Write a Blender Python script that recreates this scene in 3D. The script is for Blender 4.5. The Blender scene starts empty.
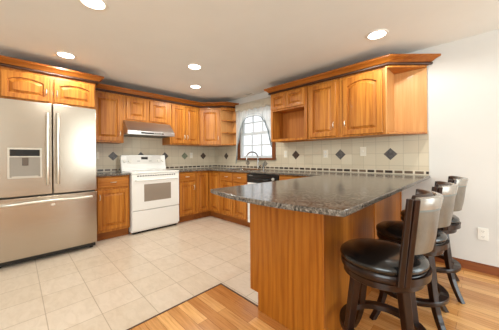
import bpy, bmesh, math, random
from mathutils import Vector, Matrix
random.seed(7)
sc = bpy.context.scene
COL = sc.collection
PI = math.pi

# ------------------------------------------------------------------ camera
cd = bpy.data.cameras.new('camera'); cam = bpy.data.objects.new('camera', cd); COL.objects.link(cam)
F = 232.1872
cd.sensor_fit = 'HORIZONTAL'; cd.sensor_width = 36.0; cd.lens = F / 499 * 36.0
cd.shift_x = (249.5 - 247.8326) / 499; cd.shift_y = -(165 - 157.1533) / 499
cd.clip_start = 0.02
a = math.radians(44.9973); ROLL = -0.0083
fw = Vector((-math.cos(a), math.sin(a), 0)); rt = Vector((math.sin(a), math.cos(a), 0)); up = Vector((0, 0, 1))
r2 = rt * math.cos(ROLL) + up * math.sin(ROLL); u2 = up * math.cos(ROLL) - rt * math.sin(ROLL)
m = Matrix((r2, u2, -fw)).transposed().to_4x4(); m.translation = Vector((4.2295, -3.1898, 1.1316))
cam.matrix_world = m
sc.camera = cam

# ------------------------------------------------------------------ world, lights, exposure
H = 2.307
w = bpy.data.worlds.new('world'); sc.world = w; w.use_nodes = True
bg = w.node_tree.nodes['Background']; bg.inputs[0].default_value = (0.93, 0.97, 1.0, 1); bg.inputs[1].default_value = 0.85
vs = sc.view_settings; vs.view_transform = 'Standard'; vs.look = 'None'; vs.gamma = 1; vs.use_curve_mapping = False
vs.exposure = 0.83

def area(name, loc, target, sx, sy, power, color):
    l = bpy.data.lights.new(name, 'AREA'); l.shape = 'RECTANGLE'; l.size = sx; l.size_y = sy; l.energy = power; l.color = color
    o = bpy.data.objects.new(name, l); COL.objects.link(o); o.location = loc
    o.rotation_euler = (Vector(target) - Vector(loc)).to_track_quat('-Z', 'Y').to_euler()
    return o
area('rear_window_light', (4.6, -5.35, 1.45), (3.6, -1.0, 1.5), 3.0, 1.6, 84, (0.82, 0.96, 1.0))
area('side_window_light', (6.75, -0.85, 1.2), (3.5, -1.2, 0.9), 1.3, 1.9, 33, (0.82, 0.96, 1.0))
CAN_POWER = 16
CAN_COLOR = (0.96, 1.0, 0.96)
cans = [((0.917, -2.779), 'recessed ceiling light in front of the steel fridge'),
        ((2.18, -2.772), 'recessed ceiling light nearest the camera, cut by the top edge of the photo'),
        ((1.631, -1.551), 'middle recessed ceiling light, the larger of the pair above the white range'),
        ((0.91, -1.08), 'farthest recessed ceiling light, close to the corner cabinet'),
        ((3.532, -0.713), 'recessed ceiling light in front of the right wall cabinets, over the granite peninsula')]

# ------------------------------------------------------------------ materials
def mat(name, color, rough=0.5, metal=0.0, spec=0.5, coat=0.0):
    mt = bpy.data.materials.new(name); mt.use_nodes = True
    b = mt.node_tree.nodes['Principled BSDF']
    b.inputs['Base Color'].default_value = (*color, 1); b.inputs['Roughness'].default_value = rough
    b.inputs['Metallic'].default_value = metal; b.inputs['Specular IOR Level'].default_value = spec
    b.inputs['Coat Weight'].default_value = coat
    return mt
def nodes(mt): return mt.node_tree.nodes, mt.node_tree.links, mt.node_tree.nodes['Principled BSDF']
def srgb(r, g, b):
    f = lambda c: (c / 255 / 12.92) if c / 255 <= 0.04045 else ((c / 255 + 0.055) / 1.055) ** 2.4
    return (f(r), f(g), f(b))
def coords(N, L, scale, rot=(0, 0, 0)):
    t = N.new('ShaderNodeTexCoord'); mp = N.new('ShaderNodeMapping')
    mp.inputs['Scale'].default_value = scale; mp.inputs['Rotation'].default_value = rot
    L.new(t.outputs['Object'], mp.inputs['Vector']); return mp.outputs['Vector']
def ramp(N, L, src, stops):
    r = N.new('ShaderNodeValToRGB'); e = r.color_ramp.elements
    while len(e) < len(stops): e.new(0.5)
    for q, (p, c) in zip(e, stops): q.position = p; q.color = (*c, 1)
    L.new(src, r.inputs[0]); return r.outputs[0]
def noise(N, L, vec, scale, detail=3, rough=0.5, dist=0.0):
    n = N.new('ShaderNodeTexNoise'); n.inputs['Scale'].default_value = scale; n.inputs['Detail'].default_value = detail
    n.inputs['Roughness'].default_value = rough; n.inputs['Distortion'].default_value = dist
    if vec is not None: L.new(vec, n.inputs['Vector'])
    return n.outputs['Fac']
def mix(N, L, fac, a_, b_, mode='MIX'):
    x = N.new('ShaderNodeMix'); x.data_type = 'RGBA'; x.blend_type = mode
    for s, v in ((x.inputs[0], fac), (x.inputs[6], a_), (x.inputs[7], b_)):
        if isinstance(v, (int, float)): s.default_value = v
        elif isinstance(v, tuple): s.default_value = (*v, 1)
        else: L.new(v, s)
    return x.outputs[2]
def wood(name, light, dark, axis, rough=0.42, contrast=1.0, coat=0.04):
    mt = mat(name, light, rough, coat=coat, spec=0.3); N, L, b = nodes(mt)
    s = [1.0, 1.0, 1.0]; s['xyz'.index(axis)] = 0.045
    v = coords(N, L, tuple(s))
    n1 = noise(N, L, v, 38, 4, 0.6, 0.3)
    n2 = noise(N, L, v, 7, 2, 0.5, 0.8)
    mid = tuple((p + q) / 2 for p, q in zip(light, dark))
    c1 = ramp(N, L, n1, [(0.38, dark), (0.5, mid), (0.62, light)])
    c2 = ramp(N, L, n2, [(0.35, dark), (0.65, light)])
    L.new(mix(N, L, 0.45, c1, c2), b.inputs['Base Color'])
    return mt
OAK_L = srgb(198, 128, 50); OAK_D = srgb(146, 76, 16)
oak = {k: wood('honey_oak_' + k, OAK_L, OAK_D, k) for k in 'xyz'}
oak_in = wood('oak_interior', srgb(200, 128, 60), srgb(172, 98, 40), 'z', 0.5)
oak_in_pale = wood('oak_interior_pale', srgb(214, 160, 100), srgb(200, 138, 78), 'z', 0.5)
crown_wood = wood('oak_crown', srgb(172, 100, 34), srgb(136, 68, 16), 'x', 0.35)
crown_wood_y = wood('oak_crown_y', srgb(172, 100, 34), srgb(136, 68, 16), 'y', 0.35)
rope = mat('dark_rope_moulding', srgb(66, 36, 20), 0.45)
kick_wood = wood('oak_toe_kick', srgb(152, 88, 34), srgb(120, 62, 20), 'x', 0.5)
base_trim = wood('oak_baseboard', srgb(150, 84, 44), srgb(120, 62, 30), 'x', 0.4)
casing_wood = wood('stained_casing', srgb(132, 74, 36), srgb(96, 50, 24), 'z', 0.4)

def veneer():
    mt = mat('oak_veneer', OAK_L, 0.38, spec=0.3, coat=0.04); N, L, b = nodes(mt)
    v = coords(N, L, (1, 1, 0.16))
    d = N.new('ShaderNodeTexNoise'); d.inputs['Scale'].default_value = 3.0; d.inputs['Detail'].default_value = 2; L.new(v, d.inputs['Vector'])
    wv = N.new('ShaderNodeTexWave'); wv.wave_type = 'RINGS'; wv.rings_direction = 'Y'; wv.inputs['Scale'].default_value = 6.5; wv.inputs['Distortion'].default_value = 8
    wv.inputs['Detail'].default_value = 2; wv.inputs['Detail Scale'].default_value = 0.8
    L.new(v, wv.inputs['Vector'])
    v2 = coords(N, L, (1, 1, 0.04)); n = noise(N, L, v2, 60, 3, 0.6)
    c1 = ramp(N, L, wv.outputs['Fac'], [(0.0, srgb(140, 76, 16)), (0.45, srgb(164, 94, 24)), (1, srgb(174, 106, 34))])
    c2 = ramp(N, L, n, [(0.35, srgb(136, 72, 14)), (0.65, srgb(172, 102, 28))])
    L.new(mix(N, L, 0.62, c1, c2), b.inputs['Base Color'])
    return mt
oak_veneer = veneer()

def granite():
    mt = mat('granite', (0.1, 0.08, 0.07), 0.14, spec=0.16); N, L, b = nodes(mt)
    v = coords(N, L, (1, 1, 1))
    n1 = noise(N, L, v, 85, 4, 0.8); n2 = noise(N, L, v, 20, 3, 0.6, 0.8); n3 = noise(N, L, v, 120, 2, 0.5)
    c = ramp(N, L, n1, [(0.40, srgb(24, 21, 19)), (0.47, srgb(84, 75, 67)), (0.55, srgb(126, 114, 103)), (0.68, srgb(182, 169, 155))])
    c2 = ramp(N, L, n2, [(0.36, srgb(62, 55, 49)), (0.62, srgb(136, 125, 113))])
    c3 = mix(N, L, 0.4, c, c2)
    f = ramp(N, L, n3, [(0.62, (0, 0, 0)), (0.68, (1, 1, 1))])
    L.new(mix(N, L, f, c3, srgb(24, 21, 20)), b.inputs['Base Color'])
    return mt
granite_m = granite()

def tile_floor():
    mt = mat('floor_tile', srgb(214, 198, 178), 0.3); N, L, b = nodes(mt)
    t = N.new('ShaderNodeTexCoord'); mp = N.new('ShaderNodeMapping'); mp.inputs['Location'].default_value = (0.12, 0.1175, 0)
    L.new(t.outputs['Object'], mp.inputs['Vector'])
    br = N.new('ShaderNodeTexBrick'); br.offset = 0.0; br.inputs['Scale'].default_value = 1
    br.inputs['Brick Width'].default_value = 0.30; br.inputs['Row Height'].default_value = 0.2925
    br.inputs['Mortar Size'].default_value = 0.0032; br.inputs['Mortar Smooth'].default_value = 0.3; br.inputs['Bias'].default_value = 0
    br.inputs['Color1'].default_value = (*srgb(228, 210, 190), 1); br.inputs['Color2'].default_value = (*srgb(221, 202, 180), 1)
    br.inputs['Mortar'].default_value = (*srgb(188, 166, 140), 1)
    L.new(mp.outputs['Vector'], br.inputs['Vector'])
    v = coords(N, L, (1, 2.2, 1)); n = noise(N, L, v, 9, 5, 0.65, 0.8)
    c = ramp(N, L, n, [(0.35, (0.91, 0.89, 0.86)), (0.6, (1, 1, 1))])
    L.new(mix(N, L, 1.0, br.outputs['Color'], c, 'MULTIPLY'), b.inputs['Base Color'])
    return mt
def plank_floor():
    mt = mat('oak_planks', srgb(220, 150, 80), 0.22, coat=0.2); N, L, b = nodes(mt)
    t = N.new('ShaderNodeTexCoord')
    br = N.new('ShaderNodeTexBrick'); br.offset = 0.37; br.offset_frequency = 2; br.inputs['Scale'].default_value = 1
    br.inputs['Brick Width'].default_value = 0.62; br.inputs['Row Height'].default_value = 0.083
    br.inputs['Mortar Size'].default_value = 0.0011; br.inputs['Mortar Smooth'].default_value = 0.2; br.inputs['Bias'].default_value = -0.05
    br.inputs['Color1'].default_value = (*srgb(242, 186, 120), 1); br.inputs['Color2'].default_value = (*srgb(188, 118, 56), 1)
    br.inputs['Mortar'].default_value = (*srgb(150, 88, 40), 1)
    L.new(t.outputs['Object'], br.inputs['Vector'])
    v = coords(N, L, (0.06, 1, 1)); n = noise(N, L, v, 60, 4, 0.6, 0.4)
    c = ramp(N, L, n, [(0.34, (0.76, 0.68, 0.58)), (0.6, (1, 1, 1))])
    L.new(mix(N, L, 1.0, br.outputs['Color'], c, 'MULTIPLY'), b.inputs['Base Color'])
    return mt
def backsplash_mat(axis):
    mt = mat('backsplash_tile_' + axis, srgb(214, 198, 172), 0.35); N, L, b = nodes(mt)
    t = N.new('ShaderNodeTexCoord'); s = N.new('ShaderNodeSeparateXYZ'); c = N.new('ShaderNodeCombineXYZ')
    L.new(t.outputs['Object'], s.inputs[0]); L.new(s.outputs['X' if axis == 'x' else 'Y'], c.inputs[0]); L.new(s.outputs['Z'], c.inputs[1])
    mp = N.new('ShaderNodeMapping'); mp.inputs['Location'].default_value = (0.033, -0.145, 0); L.new(c.outputs[0], mp.inputs['Vector'])
    br = N.new('ShaderNodeTexBrick'); br.offset = 0.0; br.inputs['Scale'].default_value = 1
    br.inputs['Brick Width'].default_value = 0.1453; br.inputs['Row Height'].default_value = 0.1453
    br.inputs['Mortar Size'].default_value = 0.0024; br.inputs['Mortar Smooth'].default_value = 0.3; br.inputs['Bias'].default_value = 0
    br.inputs['Color1'].default_value = (*srgb(212, 197, 172), 1); br.inputs['Color2'].default_value = (*srgb(203, 186, 160), 1)
    br.inputs['Mortar'].default_value = (*srgb(180, 164, 140), 1)
    L.new(mp.outputs['Vector'], br.inputs['Vector']); L.new(br.outputs['Color'], b.inputs['Base Color'])
    return mt
def mosaic_mat(axis):
    mt = mat('mosaic_' + axis, srgb(90, 66, 50), 0.3); N, L, b = nodes(mt)
    t = N.new('ShaderNodeTexCoord'); s = N.new('ShaderNodeSeparateXYZ'); c = N.new('ShaderNodeCombineXYZ')
    L.new(t.outputs['Object'], s.inputs[0]); L.new(s.outputs['X' if axis == 'x' else 'Y'], c.inputs[0]); L.new(s.outputs['Z'], c.inputs[1])
    mp = N.new('ShaderNodeMapping'); mp.inputs['Location'].default_value = (0.0, -0.918, 0); L.new(c.outputs[0], mp.inputs['Vector'])
    br = N.new('ShaderNodeTexBrick'); br.offset = 0.0; br.inputs['Scale'].default_value = 1
    br.inputs['Brick Width'].default_value = 0.1; br.inputs['Row Height'].default_value = 0.050
    br.inputs['Mortar Size'].default_value = 0.0105; br.inputs['Mortar Smooth'].default_value = 0.1; br.inputs['Bias'].default_value = -0.2
    br.inputs['Color1'].default_value = (*srgb(52, 36, 28), 1); br.inputs['Color2'].default_value = (*srgb(128, 104, 82), 1)
    br.inputs['Mortar'].default_value = (*srgb(214, 200, 178), 1)
    L.new(mp.outputs['Vector'], br.inputs['Vector']); L.new(br.outputs['Color'], b.inputs['Base Color'])
    return mt
def plaster(name, col):
    mt = mat(name, col, 0.85, spec=0.2); N, L, b = nodes(mt)
    v = coords(N, L, (1, 1, 1)); n = noise(N, L, v, 3, 3)
    q = tuple(c * 0.97 for c in col)
    L.new(ramp(N, L, n, [(0.3, q), (0.7, col)]), b.inputs['Base Color']); return mt
def steel(name, axis, col=srgb(206, 198, 188), rough=0.3):
    mt = mat(name, col, rough, 1.0); N, L, b = nodes(mt)
    s = [90, 90, 90]; s['xyz'.index(axis)] = 0.8
    v = coords(N, L, tuple(s)); n = noise(N, L, v, 1.5, 3, 0.6)
    L.new(ramp(N, L, n, [(0.3, tuple(c * 0.93 for c in col)), (0.7, col)]), b.inputs['Base Color'])
    mr = N.new('ShaderNodeMapRange'); mr.inputs[3].default_value = rough * 0.85; mr.inputs[4].default_value = rough * 1.2
    L.new(n, mr.inputs[0]); L.new(mr.outputs[0], b.inputs['Roughness'])
    return mt
def slate(name, a_, b_):
    mt = mat(name, a_, 0.35); N, L, b = nodes(mt); n = noise(N, L, coords(N, L, (1, 1, 1)), 40, 4, 0.6)
    L.new(ramp(N, L, n, [(0.35, a_), (0.65, b_)]), b.inputs['Base Color']); return mt
wall_m = plaster('wall_paint', srgb(220, 215, 209))
ceil_m = plaster('ceiling_paint', srgb(238, 236, 230))
floor_tile_m, plank_m = tile_floor(), plank_floor()
bs = {k: backsplash_mat(k) for k in 'xy'}; mos = {k: mosaic_mat(k) for k in 'xy'}
slate_m = slate('slate_accent', srgb(74, 68, 66), srgb(104, 96, 92)); green_slate = slate('green_accent', srgb(96, 104, 84), srgb(140, 142, 116))
brown_slate = slate('brown_accent', srgb(66, 50, 42), srgb(92, 72, 60)); pale_slate = slate('pale_accent', srgb(108, 98, 88), srgb(150, 138, 124))
steel_v = steel('brushed_steel', 'y', srgb(190, 178, 163), 0.25)
steel_h = steel('brushed_steel_hood', 'y', srgb(212, 210, 207), 0.3)
steel_dark = steel('steel_side', 'z', srgb(96, 92, 88), 0.4)
chrome = mat('chrome', srgb(170, 168, 166), 0.14, 1.0)
nickel = mat('satin_nickel', srgb(236, 230, 220), 0.36, 1.0)
white_enamel = mat('white_enamel', srgb(242, 238, 232), 0.18, coat=0.3)
white_plastic = mat('white_plastic', srgb(240, 234, 224), 0.4)
cream_plastic = mat('cream_plastic', srgb(232, 220, 200), 0.4)
grey_plastic = mat('grey_plastic', srgb(190, 184, 176), 0.4)
dark_plastic = mat('black_plastic', srgb(22, 20, 20), 0.25)
slot_m = mat('slot_black', srgb(50, 46, 42), 0.6)
oven_glass = mat('oven_glass', srgb(150, 136, 122), 0.12)
burner_m = mat('burner_grey', srgb(196, 190, 184), 0.3)
disp_grey = mat('dispenser_grey', srgb(206, 196, 182), 0.35, 0.2)
sash_m = mat('white_sash', srgb(205, 208, 210), 0.5)
espresso = wood('espresso_wood', srgb(46, 23, 13), srgb(26, 13, 8), 'z', 0.3, coat=0.2)
black_leather = mat('black_leather', srgb(22, 19, 18), 0.24, coat=0.2)
brown_leather = mat('dark_brown_leather', srgb(52, 34, 28), 0.33)
def leather():  # stool backs: room reflection on dark leather put into a paler taupe base
    mt = mat('leather_taupe_sheen', srgb(150, 134, 116), 0.34, coat=0.25); N, L, b = nodes(mt)
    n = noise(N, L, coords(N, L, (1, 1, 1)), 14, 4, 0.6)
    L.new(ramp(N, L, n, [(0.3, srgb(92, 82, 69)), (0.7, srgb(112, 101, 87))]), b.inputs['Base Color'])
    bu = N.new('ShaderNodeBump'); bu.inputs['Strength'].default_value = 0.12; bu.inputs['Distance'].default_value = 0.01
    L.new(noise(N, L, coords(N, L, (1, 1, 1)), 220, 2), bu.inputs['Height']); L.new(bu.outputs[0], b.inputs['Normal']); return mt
taupe_sheen = leather()
band_sheen = mat('painted_band_sheen', srgb(150, 140, 128), 0.24, 0.25, coat=0.3)  # paler than the back: reflection along the curved lip put into the colour
seam_m = mat('seam', srgb(104, 110, 106), 0.4)
def emit(name, col, s):
    mt = bpy.data.materials.new(name); mt.use_nodes = True; N = mt.node_tree.nodes; L = mt.node_tree.links; N.clear()
    e = N.new('ShaderNodeEmission'); e.inputs[0].default_value = (*col, 1); e.inputs[1].default_value = s
    o = N.new('ShaderNodeOutputMaterial'); L.new(e.outputs[0], o.inputs[0]); return mt
lens_m = emit('lamp_lens', (1.0, 0.95, 0.86), 9)
def glass():
    mt = bpy.data.materials.new('window_glass'); mt.use_nodes = True; N = mt.node_tree.nodes; L = mt.node_tree.links; N.clear()
    t = N.new('ShaderNodeBsdfTransparent'); g = N.new('ShaderNodeBsdfGlossy'); g.inputs['Roughness'].default_value = 0.02
    x = N.new('ShaderNodeMixShader'); x.inputs[0].default_value = 0.05
    o = N.new('ShaderNodeOutputMaterial'); L.new(t.outputs[0], x.inputs[1]); L.new(g.outputs[0], x.inputs[2]); L.new(x.outputs[0], o.inputs[0]); return mt
glass_m = glass()
def sheer(name, col, alpha):
    mt = bpy.data.materials.new(name); mt.use_nodes = True; N = mt.node_tree.nodes; L = mt.node_tree.links; N.clear()
    t = N.new('ShaderNodeBsdfTransparent'); d = N.new('ShaderNodeBsdfDiffuse'); d.inputs[0].default_value = (*col, 1)
    tl = N.new('ShaderNodeBsdfTranslucent'); tl.inputs[0].default_value = (*col, 1)
    x1 = N.new('ShaderNodeMixShader'); x1.inputs[0].default_value = 0.45; x = N.new('ShaderNodeMixShader'); x.inputs[0].default_value = alpha
    o = N.new('ShaderNodeOutputMaterial')
    L.new(d.outputs[0], x1.inputs[1]); L.new(tl.outputs[0], x1.inputs[2]); L.new(t.outputs[0], x.inputs[1]); L.new(x1.outputs[0], x.inputs[2]); L.new(x.outputs[0], o.inputs[0]); return mt
sheer_m = sheer('sheer_fabric', srgb(240, 240, 236), 0.5); trim_lace = sheer('lace_trim', srgb(150, 162, 166), 0.75)
header_m = sheer('valance_fabric', srgb(236, 226, 208), 0.6)

# ------------------------------------------------------------------ mesh helpers
def BM(): return bmesh.new()
def obj(name, bm, mt, parent=None, bevel=0.0, smooth=False, seg=2, angle=40):
    bmesh.ops.remove_doubles(bm, verts=bm.verts, dist=1e-5)
    bmesh.ops.recalc_face_normals(bm, faces=bm.faces)
    me = bpy.data.meshes.new(name); bm.to_mesh(me); bm.free()
    o = bpy.data.objects.new(name, me); COL.objects.link(o)
    for q in (mt if isinstance(mt, (list, tuple)) else [mt]): me.materials.append(q)
    if parent is not None: o.parent = parent
    if bevel:
        b = o.modifiers.new('bevel', 'BEVEL'); b.width = bevel; b.segments = seg; b.limit_method = 'ANGLE'; b.angle_limit = math.radians(35)
    if smooth:
        for p in me.polygons: p.use_smooth = True
        me.set_sharp_from_angle(angle=math.radians(angle))
    return o
def box(bm, x0, x1, y0, y1, z0, z1):
    v = [bm.verts.new(p) for p in ((x0, y0, z0), (x1, y0, z0), (x1, y1, z0), (x0, y1, z0), (x0, y0, z1), (x1, y0, z1), (x1, y1, z1), (x0, y1, z1))]
    for f in ((3, 2, 1, 0), (4, 5, 6, 7), (0, 1, 5, 4), (1, 2, 6, 5), (2, 3, 7, 6), (3, 0, 4, 7)): bm.faces.new([v[i] for i in f])
    return bm
def bx(*a): return box(BM(), *a)
def boxes(*l):
    bm = BM()
    for a in l: box(bm, *a)
    return bm
def prism(bm, poly, z0, z1):
    lo = [bm.verts.new((x, y, z0)) for x, y in poly]; hi = [bm.verts.new((x, y, z1)) for x, y in poly]; n = len(poly)
    bm.faces.new(lo[::-1]); bm.faces.new(hi)
    for i in range(n): bm.faces.new((lo[i], lo[(i + 1) % n], hi[(i + 1) % n], hi[i]))
    return bm
def lathe(bm, prof, seg=32, cx=0, cy=0, axis='z'):
    rings = []
    for r, z in prof:
        if r < 1e-6: rings.append([bm.verts.new((cx, cy, z))])
        else: rings.append([bm.verts.new((cx + r * math.cos(2 * PI * k / seg), cy + r * math.sin(2 * PI * k / seg), z)) for k in range(seg)])
    for A, B in zip(rings, rings[1:]):
        for k in range(seg):
            a0 = A[k % len(A)]; a1 = A[(k + 1) % len(A)]; b0 = B[k % len(B)]; b1 = B[(k + 1) % len(B)]
            fs = []
            for q in (a0, a1, b1, b0):
                if q not in fs: fs.append(q)
            if len(fs) >= 3:
                try: bm.faces.new(fs)
                except ValueError: pass
    return bm
def tube(bm, pts, r, seg=10, flat=1.0, cap=True):
    pts = [Vector(p) for p in pts]; rs = r if isinstance(r, (list, tuple)) else [r] * len(pts); rings = []
    n = None
    for i, p in enumerate(pts):
        t = (pts[min(i + 1, len(pts) - 1)] - pts[max(i - 1, 0)]).normalized()
        if n is None: n = t.orthogonal().normalized()
        else: n = (n - t * n.dot(t)).normalized()
        bnm = t.cross(n)
        rings.append([bm.verts.new(p + (n * math.cos(2 * PI * k / seg) + bnm * math.sin(2 * PI * k / seg) * flat) * rs[i]) for k in range(seg)])
    for A, B in zip(rings, rings[1:]):
        for k in range(seg): bm.faces.new((A[k], A[(k + 1) % seg], B[(k + 1) % seg], B[k]))
    if cap: bm.faces.new(rings[0][::-1]); bm.faces.new(rings[-1])
    return bm
def sweep(bm, path, prof, end=None):
    """mitred sweep of an (offset, z) profile along a plan path; offset goes to the right of the path direction"""
    P = [Vector((x, y)) for x, y in path]; n = len(P); rows = []
    for i in range(n):
        d0 = (P[i] - P[i - 1]).normalized() if i > 0 else None; d1 = (P[i + 1] - P[i]).normalized() if i < n - 1 else None
        if d0 is None: d0 = d1
        if d1 is None: d1 = d0
        n0 = Vector((d0.y, -d0.x)); n1 = Vector((d1.y, -d1.x)); mdir = (n0 + n1).normalized(); k = 1 / max(0.3, mdir.dot(n0))
        if i == n - 1 and end: mdir = Vector(end); k = 1 / mdir.dot(n0)
        rows.append([bm.verts.new((P[i].x + mdir.x * o * k, P[i].y + mdir.y * o * k, z)) for o, z in prof])
    q = len(prof)
    for A, B in zip(rows, rows[1:]):
        for j in range(q): bm.faces.new((A[j], A[(j + 1) % q], B[(j + 1) % q], B[j]))
    bm.faces.new(rows[0]); bm.faces.new(rows[-1][::-1])
    return bm
def thing(name, label, cat, loc=(0, 0, 0), rz=0.0, group=None):
    o = bpy.data.objects.new(name, None); COL.objects.link(o); o.location = loc; o.rotation_euler = (0, 0, rz); o.empty_display_size = 0.1
    return tag(o, label, cat, group)
def tag(o, label, cat, group=None):
    o['label'] = label; o['category'] = cat
    if group: o['group'] = group
    return o
def struct(o, label=None):
    o['kind'] = 'structure'
    if label: o['label'] = label
    return o
def dup(root):
    r = root.copy(); COL.objects.link(r)
    for ch in root.children:
        c = ch.copy(); COL.objects.link(c); c.parent = r
        for g in ch.children:
            d = g.copy(); COL.objects.link(d); d.parent = c
    return r
def cat_struct(o, label, cat):
    o['label'] = label; o['category'] = cat; o['kind'] = 'structure'; return o

# ------------------------------------------------------------------ room shell
XR, YF = 6.9, -5.5
TX, TY = 2.583, -1.898       # corner of the tiled floor
bm = BM(); prism(bm, [(-0.1, YF - 0.1), (TX, YF - 0.1), (TX, TY), (3.1, TY), (3.1, 0.1), (-0.1, 0.1)], -0.1, 0)
cat_struct(obj('floor', bm, floor_tile_m), 'beige square tile floor of the kitchen', 'floor')
bm = BM(); prism(bm, [(TX, YF - 0.1), (XR + 0.1, YF - 0.1), (XR + 0.1, 0.1), (3.1, 0.1), (3.1, TY), (TX, TY)], -0.1, 0)
cat_struct(obj('floor_hardwood', bm, plank_m), 'honey coloured oak plank floor under the bar stools', 'floor')
bm = BM(); box(bm, TX - 0.006, TX + 0.006, YF, TY + 0.006, 0, 0.003); box(bm, TX + 0.006, 3.06, TY - 0.006, TY + 0.006, 0, 0.003)
cat_struct(obj('trim_1', bm, mat('threshold', srgb(86, 56, 36), 0.5)), 'thin dark strip where the tile meets the oak planks', 'floor trim')
cat_struct(obj('ceiling', bx(-0.1, XR + 0.1, YF - 0.1, 0.1, H, H + 0.1), ceil_m), 'plain warm white ceiling', 'ceiling')
cat_struct(obj('wall_left', bx(-0.1, 0, YF - 0.1, 0, 0, H), wall_m), 'kitchen wall behind the fridge and white range', 'wall')
WX0, WX1, WZ0, WZ1 = 0.835, 1.655, 1.115, 2.03
bm = boxes((-0.1, WX0, 0, 0.1, 0, H), (WX1, XR + 0.1, 0, 0.1, 0, H), (WX0, WX1, 0, 0.1, 0, WZ0), (WX0, WX1, 0, 0.1, WZ1, H))
cat_struct(obj('wall_back', bm, wall_m), 'white wall with the window and right hand cabinets', 'wall')
cat_struct(obj('wall_right', bx(XR, XR + 0.1, YF - 0.1, 0, 0, H), wall_m), 'white wall beyond the right of the view', 'wall')
cat_struct(obj('wall_front', bx(0, XR, YF - 0.1, YF, 0, H), wall_m), 'white wall behind the camera', 'wall')
bm = BM(); sweep(bm, [(XR, -0.002), (3.6, -0.002)], [(0, 0), (0, 0.083), (-0.008, 0.083), (-0.014, 0.072), (-0.014, 0)])
bm.free(); bm = BM(); box(bm, 3.59, XR, -0.014, -0.001, 0, 0.072); box(bm, 3.59, XR, -0.009, -0.001, 0.072, 0.083)
cat_struct(obj('baseboard_back', bm, base_trim, bevel=0.002), 'brown wood baseboard along the white wall behind the stools', 'baseboard')

# window
win = thing('window_1', 'white double hung window in dark stained casing over the sink', 'window', (0, 0, 0)); win['kind'] = 'structure'
cw = 0.075
bm = boxes((WX0 - cw, WX0, -0.02, 0, WZ0 - 0.0, WZ1 + cw), (WX1, WX1 + cw, -0.02, 0, WZ0, WZ1 + cw), (WX0, WX1, -0.02, 0, WZ1, WZ1 + cw))
obj('casing', bm, casing_wood, win, 0.004)
obj('sill', boxes((WX0 - cw - 0.01, WX1 + cw + 0.01, -0.05, 0.0, WZ0 - 0.035, WZ0)), casing_wood, win, 0.005)
def sash(name, y, z0, z1, nx, nz):
    t = 0.045; bm = BM()
    box(bm, WX0, WX0 + t, y - 0.015, y + 0.015, z0, z1); box(bm, WX1 - t, WX1, y - 0.015, y + 0.015, z0, z1)
    box(bm, WX0 + t, WX1 - t, y - 0.015, y + 0.015, z0, z0 + t); box(bm, WX0 + t, WX1 - t, y - 0.015, y + 0.015, z1 - t, z1)
    s = obj(name, bm, sash_m, win, 0.003)
    bm = BM()
    for k in range(1, nx): x = WX0 + t + (WX1 - WX0 - 2 * t) * k / nx; box(bm, x - 0.012, x + 0.012, y - 0.01, y + 0.01, z0 + t, z1 - t)
    for k in range(1, nz): z = z0 + t + (z1 - z0 - 2 * t) * k / nz; box(bm, WX0 + t, WX1 - t, y - 0.0095, y + 0.0095, z - 0.012, z + 0.012)
    obj('muntin', bm, sash_m, s)
    obj('pane', bx(WX0 + t, WX1 - t, y - 0.003, y + 0.003, z0 + t, z1 - t), glass_m, s)
sash('sash', 0.04, WZ0, 1.60, 3, 2); sash('sash', 0.072, 1.57, WZ1, 3, 2)

# backsplash with its accent tiles
def accent(parent, axis, s, z, mt, h=0.074, off=0.009):
    bm = BM(); lo = []; hi = []
    for du, dz, in ((-h, 0), (0, -h), (h, 0), (0, h)):
        for lst, o, k in ((lo, 0.0065, 1.0), (hi, off, 0.94)):
            p = (s + du * k, -o, z + dz * k) if axis == 'x' else (o, s + du * k, z + dz * k)
            lst.append(bm.verts.new(p))
    bm.faces.new(lo); bm.faces.new(hi)
    for i in range(4): bm.faces.new((lo[i], lo[(i + 1) % 4], hi[(i + 1) % 4], hi[i]))
    obj('accent_tile', bm, mt, parent)
ba = thing('trim_2', 'beige tiled backsplash behind the white range and left counters', 'backsplash'); ba['kind'] = 'structure'
obj('tile_field', bx(0.001, 0.007, -2.46, -0.007, 0.914, 1.73), bs['y'], ba)
obj('mosaic_border', bx(0.006, 0.0095, -2.46, -0.007, 0.918, 0.968), mos['y'], ba)
for y, mt in ((-0.329, brown_slate), (-0.773, green_slate), (-1.19, slate_m), (-1.63, slate_m), (-2.068, slate_m)): accent(ba, 'y', y, 1.166, mt)
bb = thing('trim_3', 'beige tiled backsplash beneath the window and right wall cabinets', 'backsplash'); bb['kind'] = 'structure'
e = 0.007
bm = boxes((0.001, WX0 - cw - 0.002, -e, -0.001, 0.914, 1.40), (WX0 - cw - 0.002, WX1 + cw + 0.002, -e, -0.001, 0.914, WZ0 - 0.037), (WX1 + cw + 0.002, 3.835, -e, -0.001, 0.914, 1.40))
obj('tile_field', bm, bs['x'], bb)
obj('mosaic_border', bx(0.007, 3.835, -0.0095, -0.006, 0.918, 0.968), mos['x'], bb)
for x, z, mt in ((0.394, 1.16, brown_slate), (1.043, 1.018, pale_slate), (1.489, 1.014, pale_slate), (2.136, 1.16, brown_slate), (2.86, 1.158, slate_m), (3.468, 1.155, slate_m)):
    accent(bb, 'x', x, z, mt, 0.074 if z > 1.1 else 0.062)

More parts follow.
